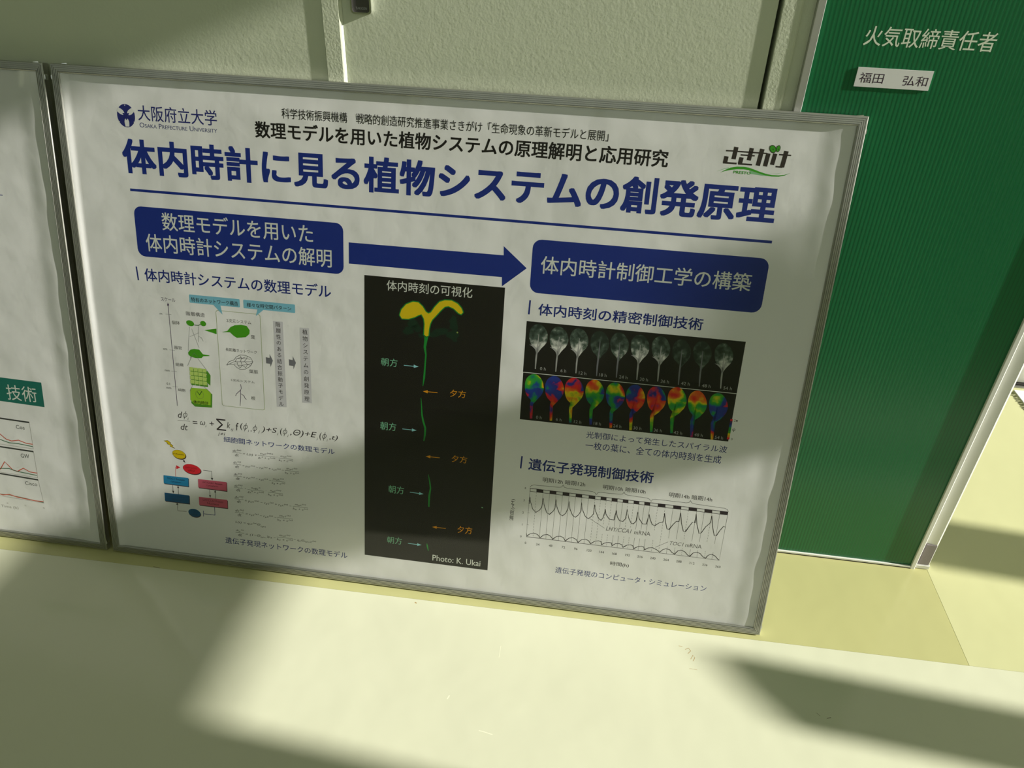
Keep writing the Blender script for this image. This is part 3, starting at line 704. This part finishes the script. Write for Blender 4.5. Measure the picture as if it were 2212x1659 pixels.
c2 = [(243,775),(248,798),(275,780),(310,772),(345,785),(370,815),(400,790),(435,784),(465,800),(485,828),(520,803),(555,800),(585,815),(600,845),(635,818),(670,814),(700,830),(718,858),(750,833),(785,827),(815,842),(832,870),(870,848),(905,842),(928,850),(935,878),(965,862),(1000,858),(1025,862),(1030,888),(1060,870),(1100,870),(1120,880),(1130,903),(1170,882),(1205,880),(1222,890),(1230,915),(1265,897),(1300,893),(1322,900),(1328,925),(1365,908),(1400,905),(1440,925),(1468,948),(1495,925),(1525,915),(1560,925),(1580,950),(1605,965),(1635,935),(1665,928),(1700,945),(1725,975),(1745,985),(1775,955),(1805,947),(1840,960),(1865,990),(1888,1003),(1915,975),(1947,966),(1980,985),(2000,1010),(2015,1020)]
P.stroke(c1, .0010, 'dark', 1); P.stroke(c2, .0010, 'dark', 1)
P.text('LHY/CCA1', (972, 748), (1212, 738), 'greyline', shear=.25); P.text('mRNA', (1232, 782), (1385, 762), 'greyline')
P.stroke([(825, 638), (962, 728)], .0006, 'greyline')
P.text('TOC1', (1558, 880), (1690, 862), 'greyline', shear=.25); P.text('mRNA', (1702, 898), (1857, 882), 'greyline')
P.stroke([(1428, 903), (1545, 853)], .0006, 'greyline')
P.text('遺伝子発現のコンピュータ・シミュレーション', (505, 1136), (1902, 1256), 'navy')
pbuild(P, 'simulation_chart')
# --- scale diagram
P.crop(320, 620, 5.027)
P.text('スケール', (140, 150), (292, 122), 'purple'); P.stroke([(216, 190), (318, 1290)], .0009, 'purple')
P.poly([(215, 168), (228, 200), (206, 200)], 'purple')
for a, y in ((190, 297), (230, 685), (250, 915), (265, 1083)): P.stroke([(a, y-3), (a+62, y+3)], .0004, 'grey')
for t_, q, h in (('m', (140, 290), 20), ('cm', (185, 675), 22), ('mm', (208, 908), 20), ('0.1', (219, 1050), 30), ('mm', (225, 1097), 20)): P.ctext(t_, q, h, 'dark')
for t_, a, c in (('個体', (258, 403), (342, 371)), ('器官', (283, 673), (365, 645)), ('組織', (300, 856), (383, 829)), ('細胞', (325, 1131), (403, 1108)), ('階層構造', (413, 308), (613, 283)),
                 ('2次元システム', (853, 382), (1118, 368)), ('葉', (1117, 563), (1160, 524)), ('長距離ネットワーク', (843, 695), (1178, 693)), ('葉脈', (1097, 934), (1193, 904)), ('1次元システム', (903, 1022), (1155, 1022)), ('根', (1120, 1226), (1163, 1190))):
    P.text(t_, a, c, 'dark')
P.quad((443, 80), (998, 222), 'sky', 0, r=.0015); P.poly([(705, 190), (785, 198), (808, 300)], 'sky', .2); P.text('特有のネットワーク構造', (470, 158), (975, 158), 'dark', lv=2)
P.quad((1032, 137), (1597, 283), 'sky', 0, r=.0015); P.poly([(1190, 236), (1258, 244), (1170, 315)], 'sky', .2); P.text('様々な時空間パターン', (1073, 214), (1553, 214), 'dark', lv=2)
u0, v1 = P.p((733, 250)); u1, v0 = P.p((1268, 1340)); rr = rrect(u0, v0, u1, v1, .004)
n = len(rr); ins = rrect(u0+.0006, v0+.0006, u1-.0006, v1-.0006, .0036)
P.lay(rr+ins, [(i, (i+1) % n, n+(i+1) % n, n+i) for i in range(n)], 'ink_olive', 0)
P.poly([(808, 487), (860, 478), (895, 435), (940, 415), (1010, 410), (1070, 422), (1103, 470), (1100, 510), (1060, 545), (965, 552), (930, 530), (890, 492), (860, 490), (810, 492)], 'leaf', 1)
P.poly([(610, 468), (742, 452), (745, 512)], 'leaf', 1)
P.ell((457, 393), 50, 32, 'leaf', 1, -14); P.ell((598, 397), 37, 30, 'leaf', 1, -6); P.stroke([(500, 412), (545, 418), (568, 405)], .0011, 'leafdark', 0)
P.poly([(435, 710), (460, 680), (500, 672), (555, 680), (595, 730), (665, 742), (665, 750), (600, 752), (580, 772), (520, 772), (460, 755), (437, 730)], 'leaf', 1)
for pts in ([(472, 760), (430, 855)], [(540, 775), (640, 905)], [(487, 1060), (455, 1130)], [(570, 1045), (680, 1150)], [(450, 430), (437, 690)], [(474, 452), (555, 660)], [(548, 425), (548, 600)], [(452, 540), (548, 498)], [(548, 535), (580, 550), (600, 590)], [(500, 715), (460, 770)], [(500, 715), (545, 770)]):
    P.stroke(pts, .0004, 'grey', 2)
for r_ in range(4):
    for c_ in range(4):
        x = 450+c_*46+r_*3; y = 868+r_*46+c_*6; sh = 14
        P.poly([(x+4, y+sh+2), (x+46, y+sh+5), (x+46+10, y+48+sh), (x+14, y+44+sh)], 'limeside', 1+.1*r_)
        P.poly([(x, y), (x+42, y+5), (x+42, y+44), (x, y+40)], 'lime', 2+.1*r_)
P.poly([(640, 905), (678, 960), (676, 1070), (640, 1040)], 'limeside', .8)
P.poly([(470, 1120), (650, 1130), (697, 1165), (695, 1310), (510, 1298), (470, 1260)], 'limeside', 0)
P.poly([(468, 1093), (640, 1108), (682, 1150), (678, 1284), (505, 1268), (460, 1225), (457, 1115)], 'lime2', 1)
P.ell((560, 1167), 54, 54, 'olive', 2); P.ell((560, 1167), 49, 49, 'lime2', 3); P.stroke([(535, 1135), (558, 1170), (585, 1132)], .0011, 'leafdark', 4)
P.text('体内時計', (495, 1265), (656, 1244), 'black', lv=4)
outl = [(853, 845), (880, 810), (935, 790), (955, 760), (1000, 737), (1060, 742), (1115, 770), (1138, 812), (1110, 860), (1060, 890), (1000, 895), (960, 870), (930, 840), (880, 838)]
P.stroke(outl, .0007, 'black', closed=True)
for pts in ([(855, 850), (930, 812), (1030, 812), (1135, 812)], [(945, 810), (965, 775), (1010, 765)], [(1000, 812), (1015, 775), (1060, 760)], [(1040, 812), (1070, 780), (1110, 785)], [(1010, 812), (1020, 850), (1060, 875)], [(1050, 812), (1080, 840), (1110, 850)], [(965, 815), (975, 850), (1000, 880)], [(1015, 775), (1000, 745)], [(1070, 780), (1075, 750)], [(975, 850), (1020, 850), (1080, 840)], [(965, 775), (1015, 775), (1070, 780)], [(930, 835), (975, 835)], [(1060, 875), (1080, 840), (1125, 830)], [(1000, 880), (1020, 850)]):
    P.stroke(pts, .0006, 'black')
for pts in ([(1003, 1055), (1013, 1100), (1003, 1120), (1005, 1200), (1000, 1270), (1000, 1290)], [(1003, 1120), (960, 1160), (950, 1182)], [(1008, 1160), (1040, 1180), (1055, 1212), (1068, 1220)]): P.stroke(pts, .0009, 'purple')
for dx, dy in ((0, 0), (250, 23)):
    P.poly([(x+dx, y+dy) for x, y in ((1278, 762), (1320, 770), (1320, 728), (1355, 800), (1330, 868), (1326, 834), (1282, 828))], 'grey')
P.poly([(1357, 368), (1462, 378), (1505, 1305), (1398, 1300)], 'lilacbg', 0); P.poly([(1645, 440), (1748, 447), (1778, 1262), (1672, 1255)], 'lilacbg', 0)
def vert(s_, a, c, h):
    for i, ch in enumerate(s_):
        t_ = i/(len(s_)-1); q = (a[0]+(c[0]-a[0])*t_, a[1]+(c[1]-a[1])*t_)
        V_, _ = text_mesh(ch); ht = (V_[:, 1].max()-V_[:, 1].min()) if len(V_) else 1
        P.ctext(ch, q, h*ht/.86, 'dark', lv=1)
vert('階層性のある結合振動子モデル', (1410, 408), (1447, 1270), 56); vert('植物システムの創発原理', (1703, 488), (1724, 1215), 58)
pbuild(P, 'scale_diagram')
# --- main formula
P.crop(330, 870, 4.741)
def phi(c, w_, h_):
    P.stroke([(c[0]+w_/2*math.cos(t_)-5*math.sin(t_), c[1]+w_*.56*math.sin(t_)) for t_ in [i*math.pi/8 for i in range(16)]], .0009, 'dark', closed=True)
    P.stroke([(c[0]+h_*.11, c[1]-h_/2), (c[0]-h_*.11, c[1]+h_/2)], .0008, 'dark')
def F_(t_, a, c, sh=.25): P.text(t_, a, c, 'dark', shear=sh)
F_('d', (260, 152), (300, 92)); phi((331, 128), 40, 84); F_('i', (357, 175), (366, 152)); P.stroke([(255, 179), (382, 190)], .0006, 'dark'); F_('dt', (288, 275), (357, 220))
F_('=', (410, 212), (456, 192), 0); F_('ω', (485, 226), (536, 193)); F_('i', (540, 250), (550, 226)); F_('+', (583, 232), (626, 196), 0)
F_('Σ', (655, 278), (744, 172), 0); F_('j≠i', (668, 338), (742, 306)); F_('k', (760, 258), (792, 200)); F_('ij', (800, 292), (826, 264))
F_('f', (854, 282), (878, 208), .1); F_('(', (898, 280), (922, 208), .1); phi((950, 250), 38, 84); F_('i', (976, 298), (985, 275)); F_(',', (1002, 300), (1011, 282)); phi((1046, 266), 38, 84); F_('j', (1080, 315), (1096, 285)); F_(')+S', (1110, 310), (1272, 258))
F_('i', (1276, 332), (1286, 308)); F_('(', (1305, 335), (1328, 262), .1); phi((1354, 300), 38, 84); F_('i', (1380, 350), (1390, 325)); F_(',Θ)+E', (1405, 345), (1678, 298)); F_('i', (1680, 382), (1690, 358))
F_('(', (1708, 385), (1731, 306), .1); phi((1757, 345), 38, 84); F_('i', (1782, 395), (1791, 372)); F_(',t)', (1806, 388), (1895, 335))
pbuild(P, 'network_formula')
P.text('細胞間ネットワークの数理モデル', (728, 402), (1862, 472), 'navy', bold=.004)
pbuild(P, 'formula_caption')
P.text('遺伝子発現ネットワークの数理モデル', (745, 1437), (1993, 1532), 'navy', bold=.004)
pbuild(P, 'formula_caption')
# --- small equations
P.crop(500, 940, 6.91)
SL = .105
def frac(x0, x1, y, top, bot):
    sub = ''
    for k__, ch_ in (('ᴸ', 'L'), ('ᵀ', 'T')):
        if k__ in top: sub = ch_; top = top.replace(k__, '')
    w_ = x1-x0; P.stroke([(x0, y), (x1, y+w_*SL)], .0005, 'dark')
    tw = min(w_*.9, len(top)*27); bw = min(w_*.98, len(bot)*27); xm = (x0+x1)/2
    ym = y+(xm-x0)*SL
    P.text(top, (xm-tw/2, ym-12-tw/2*SL), (xm+tw/2, ym-52+tw/2*SL), 'dark', shear=.2, res=2)
    if sub: P.ctext(sub, (xm+tw/2-14, ym-14+tw/2*SL), 16, 'dark')
    P.text(bot, (xm-bw/2, ym+52-bw/2*SL), (xm+bw/2, ym+12+bw/2*SL), 'dark', shear=.2, res=2)
def mid(x0, x1, y, t_):
    if len(t_) == 1: return P.ctext(t_, ((x0+x1)/2, y-8), 3 if t_ == '−' else 12, 'dark')
    P.text(t_, (x0, y+16), (x1, y-22+(x1-x0)*SL), 'dark', shear=.2, res=2)
frac(12, 150, 257, 'dcᴸ⁽ᵐ⁾', 'dt'); mid(170, 380, 285, '= L(t) +'); frac(395, 655, 300, 'n₁c⁽ⁿ⁾ᵃ', 'g₁ᵃ + c⁽ⁿ⁾ᵃ'); mid(668, 690, 335, '−'); frac(705, 920, 340, 'm₁c⁽ᵐ⁾', 'k₁ + c⁽ᵐ⁾')
frac(25, 145, 432, 'dcᴸ⁽ᶜ⁾', 'dt'); mid(165, 780, 462, '= p₁c⁽ᵐ⁾ − r₁c⁽ᶜ⁾ + r₂c⁽ⁿ⁾ −'); frac(795, 1005, 525, 'm₂c⁽ᶜ⁾', 'k₂ + c⁽ᶜ⁾')
frac(30, 160, 608, 'dcᴸ⁽ⁿ⁾', 'dt'); mid(175, 590, 632, '= r₁c⁽ᶜ⁾ − r₂c⁽ⁿ⁾ −'); frac(600, 800, 680, 'm₃c⁽ⁿ⁾', 'k₃ + c⁽ⁿ⁾')
frac(38, 168, 780, 'dcᵀ⁽ᵐ⁾', 'dt'); mid(192, 222, 803, '='); frac(240, 485, 812, 'n₂g₂ᵇ', 'g₃ᵇ + c⁽ⁿ⁾ᵇ'); mid(505, 530, 838, '−'); frac(545, 770, 852, 'n₄c⁽ᵐ⁾', 'k₄ + c⁽ᵐ⁾')
frac(45, 182, 950, 'dcᵀ⁽ᶜ⁾', 'dt'); mid(200, 895, 985, '= p₂c⁽ᵐ⁾ − r₃c⁽ᶜ⁾ + r₄c⁽ⁿ⁾ −'); frac(915, 1142, 1062, 'm₅c⁽ᶜ⁾', 'k₅ + c⁽ᶜ⁾')
frac(52, 190, 1150, 'dcᵀ⁽ⁿ⁾', 'dt'); mid(212, 670, 1180, '= r₃c⁽ᶜ⁾ − r₄c⁽ⁿ⁾ −'); frac(682, 915, 1228, 'm₆c⁽ⁿ⁾', 'k₆ + c⁽ⁿ⁾')
mid(60, 430, 1300, 'L(t) = q₁c⁽ⁿ⁾Θ'); P.text('light', (435, 1375), (516, 1360), 'dark', shear=.2, res=2)
frac(62, 192, 1450, 'dcₚ⁽ⁿ⁾', 'dt'); mid(212, 430, 1485, '= (1−Θ'); P.text('light', (432, 1532), (510, 1520), 'dark', shear=.2, res=2); mid(525, 660, 1520, ')p₃ −'); frac(675, 915, 1520, 'm₇c⁽ⁿ⁾', 'k₇ + c⁽ⁿ⁾'); mid(930, 1085, 1565, '− q₂Θ'); P.text('light', (1088, 1600), (1170, 1590), 'dark', shear=.2, res=2); mid(1178, 1262, 1590, 'c⁽ⁿ⁾')
pbuild(P, 'equation_list')
# --- gene network
P.crop(340, 930, 8.294)
P.poly([(110, 180), (185, 175), (240, 215), (235, 235), (285, 270), (270, 280), (325, 330), (225, 285), (235, 270), (165, 235), (180, 225)], 'goldtext', 0)
P.poly([(122, 182), (183, 182), (232, 217), (226, 238), (272, 270), (262, 282), (300, 312), (232, 281), (242, 268), (175, 233), (188, 224)], 'yellow', 1)
P.ell((398, 440), 150, 96, 'shadow', 0, -8); P.ell((388, 427), 149, 94, 'goldtext', 1, -8); P.ell((388, 427), 145, 90, 'yellow', 2, -8)
P.text('P Protein', (290, 425), (474, 422), 'goldtext', bold=.02, lv=3, res=2)
P.arrow((455, 520), (503, 582), .0008, .0042, 'dark')
P.ell((628, 705), 202, 108, 'shadow', 0, -5); P.ell((618, 692), 201, 106, 'redtext', 1, -5); P.ell((618, 692), 197, 102, 'red', 2, -5)
P.text('LHY/CCA1', (505, 672), (705, 665), 'redtext', lv=3, res=2); P.text('mRNA', (550, 728), (675, 708), 'redtext', lv=3, res=2)
P.stroke([(327, 822), (322, 655), (345, 657)], .0007, 'red'); P.poly([(335, 620), (412, 662), (342, 692)], 'red')
P.stroke([(820, 712), (972, 730), (979, 860)], .0008, 'dark'); P.poly([(955, 848), (1000, 852), (983, 893)], 'dark')
def nb(q, c, t1, t2, tc):
    P.poly([(x+10, y+14) for x, y in q], 'shadow', 0); P.poly(q, c, 1)
    (x0, y0), (x1, y1), (x2, y2), (x3, y3) = q; w_ = x1-x0; s_ = (y1-y0)/w_
    P.text(t1, (x0+w_*.15, y0+62+w_*.15*s_), (x0+w_*.85, y0+30+w_*.85*s_), tc, lv=3, res=2)
    P.text(t2, (x0+w_*.3, y0+115+w_*.3*s_), (x0+w_*.7, y0+82+w_*.7*s_), tc, lv=3, res=2)
nb([(110, 800), (555, 850), (560, 1003), (115, 945)], 'blue', 'TOC1 Protein', 'Cytoplasm', 'bluetext'); nb([(728, 868), (1240, 925), (1245, 1085), (735, 1020)], 'pink', 'LHY/CCA1 Protein', 'Cytoplasm', 'pinktext')
nb([(128, 1112), (570, 1163), (575, 1312), (137, 1258)], 'deepblue', 'TOC1 Protein', 'Nucleus', 'bluetext'); nb([(742, 1187), (1252, 1243), (1258, 1392), (750, 1332)], 'pink', 'LHY/CCA1 Protein', 'Nucleus', 'pinktext')
P.ell((672, 1488), 142, 92, 'shadow', 0, -5); P.ell((665, 1475), 140, 90, 'deepblue', 1, -5); P.text('TOC1', (600, 1462), (720, 1438), 'bluetext', lv=3, res=2); P.text('mRNA', (605, 1515), (725, 1492), 'bluetext', lv=3, res=2)
for a, c in (((275, 975), (286, 1128)), ((378, 1142), (370, 982)), ((937, 1060), (946, 1206)), ((1040, 1222), (1034, 1062))): P.arrow(a, c, .0008, .0042, 'dark')
P.stroke([(1025, 1370), (1031, 1516), (835, 1492)], .0010, 'navy'); P.stroke([(825, 1435), (828, 1538)], .0010, 'navy')
P.stroke([(525, 1450), (366, 1436), (357, 1320)], .0008, 'dark'); P.poly([(335, 1328), (378, 1332), (354, 1290)], 'dark')
pbuild(P, 'gene_network_diagram')

# --- left poster print
P.crop(0, 700, 3.015)
P.poly([(-420, 292), (268, 380), (290, 540), (-420, 440)], 'teal'); P.text('技術', (50, 490), (230, 412), 'white', lv=1)
for y0, (xa, ya), (xb, yb) in ((612, (190, 640), (217, 812)), (797, (218, 830), (246, 1000)), (972, (248, 1014), (285, 1165))):
    sl = (ya-y0)/xa
    P.stroke([(-300, y0-300*sl), (xa, ya)], .0030, 'greydark'); P.stroke([(xa, ya), (xb, yb)], .0006, 'faint'); P.stroke([(-300, yb-(xb+300)*sl), (xb, yb)], .0006, 'faint')
P.stroke([(-120, 690), (-40, 640), (0, 715), (40, 748), (75, 760), (120, 755), (170, 775), (213, 782)], .0016, 'orangered', 1); P.stroke([(-100, 720), (0, 750), (60, 772), (120, 778), (213, 797)], .0016, 'tgreen', 1)
P.stroke([(-60, 920), (-20, 960), (5, 940), (30, 895), (55, 920), (85, 950), (115, 958), (152, 938), (195, 962), (243, 970)], .0016, 'orangered', 1); P.stroke([(-50, 925), (0, 938), (60, 940), (110, 958), (160, 968), (240, 985)], .0016, 'tgreen', 1)
P.stroke([(-60, 1085), (-20, 1100), (20, 1112), (60, 1108), (110, 1125), (170, 1138), (230, 1150), (283, 1155)], .0018, 'orangered', 1); P.stroke([(-60, 1080), (0, 1105), (60, 1112), (150, 1130), (283, 1162)], .0012, 'tgreen', .5)
P.text('Cos', (105, 680), (157, 662), 'greydark'); P.text('GW', (137, 868), (187, 848), 'greydark'); P.text('Cisco', (165, 1045), (240, 1032), 'greydark')
P.text('Time (h)', (10, 1195), (118, 1188), 'faint'); P.ctext('48', (48, 1165), 11, 'faint'); P.ctext('72', (165, 1181), 11, 'faint'); P.ctext('96', (285, 1197), 11, 'faint')
pbuild(P, 'chart_print', paper_l)
P.crop(0, 0, 1); P.quad((-400, 388), (5.5, 420.5), 'title'); pbuild(P, 'heading_rule', paper_l)
u_, v_ = poster_loc((5.5, 418))

# ------------------------------------------------------------------ door lettering
Wd = Print(wall_loc); Wd.crop(1550, 0, 3.3187)
Wd.text('火気取締責任者', (1040, 325), (2025, 233), 'signwhite', bold=.004, lv=-.5)
o = Wd.build('sign_lettering', gs); o.location = (0, GY-.00007, 0)
plate = empty('name_plate', (1.222, GY, .88)); tag(plate, 'small white name strip stuck on the green door below its lettering', 'sign')
a_, b_ = wall_loc((1550+975/3.3187, 613/3.3187)), wall_loc((1550+1557/3.3187, 515/3.3187))
b = MB(); zlo = (a_[1]+wall_loc((1550+1517/3.3187, 656/3.3187))[1])/2; zhi = (b_[1]+wall_loc((1550+1007/3.3187, 476/3.3187))[1])/2
b.box((a_[0], GY-.0012, zlo), (b_[0]-.001, GY-.0003, zhi), 'ink_plate'); part(b, 'strip', plate)
Wd.text('福田', (1008, 590), (1200, 527), 'platetext', lv=0)
o = Wd.build('name_lettering', plate); o.location = Vector((0, GY-.00121, 0))-Vector(plate.location)
Wd.text('弘和', (1318, 612), (1515, 552), 'platetext', lv=0)
o = Wd.build('name_lettering', plate); o.location = Vector((0, GY-.00121, 0))-Vector(plate.location)
Pl = Print(lambda px: (lambda d_, t_: ((CAM+d_*t_).x, (CAM+d_*t_).z))(ray(px), (YL-.0043-CAM.y)/ray(px).y)); Pl.crop(600, 0, 7.373)
Pl.text('TAKIGEN', (1243, 148), (1418, 118), 'lightgrey', bold=.01); o = Pl.build('pull_lettering', pf); o.location = (0, YL-.0043, 0)

bpy.data.objects.remove(_to)
# ------------------------------------------------------------------ small marks on the vinyl
def flr(px):
    d_ = ray(px); t_ = -CAM.z/d_.z; q = CAM+d_*t_; return (q.x, q.y)
class FP(Print):
    def lay(s, uv, fs, mk, lv=0, ph=0): s.mb.add([(u, v, .00003) for u, v in uv], fs, mk, ph)
INK.update(rust=(178, 150, 100), scuff=(120, 110, 90), chalk=(238, 238, 214))
for k in ('rust', 'scuff', 'chalk'): ink(k, INK[k])
K = FP(flr)
def mark(strokes, mk, w_=.0009):
    for st_ in strokes: K.stroke(st_, w_, mk)
    o_ = K.build('scuff_mark', pale_s); return o_
mark([[(1480, 1403), (1487, 1400), (1492, 1406), (1486, 1412)]], 'rust'); mark([[(1492, 1424), (1497, 1415), (1501, 1421), (1497, 1428)]], 'rust')
mark([[(1466, 1395), (1474, 1397)]], 'rust'); mark([[(1489, 1444), (1506, 1447)]], 'rust', .0006)
mark([[(331, 1224), (345, 1227)]], 'scuff', .0012); mark([[(896, 1301), (900, 1303)]], 'rust', .0022); mark([[(1786, 1552), (1795, 1550)]], 'scuff', .0010)
mark([[(1764, 1540), (1772, 1547)]], 'scuff', .0006); mark([[(1034, 1578), (1046, 1581), (1064, 1587)]], 'chalk', .0014); mark([[(966, 1510), (971, 1502)]], 'chalk', .002)
mark([[(1082, 1395), (1078, 1420)]], 'chalk', .0008)

# ------------------------------------------------------------------ fringed rug in the far area
rg = empty('fringed_rug', (2.35, .6, 0)); tag(rg, 'bright white fringed rug on the yellow floor before the far door', 'rug')
b = MB(); b.box((2.003, .15, 0), (2.75, .953, .005), 'mat_white'); part(b, 'rug_pile', rg, .001)
b = MB()
for i in range(110):
    y_ = .15+.80*i/110; e_ = random.uniform(.010, .017); k_ = random.uniform(-.002, .004)
    b.add([(2.004, y_, .004), (2.004, y_+.0062, .004), (2.004-e_, y_+.003+k_, .0008), (2.004-e_*.5, y_-.001+k_, .001)], [(0, 1, 2), (0, 2, 3)], 'fringe')
b.flat = True; fr_ = part(b, 'fringe', rg); fr_['kind'] = 'stuff'
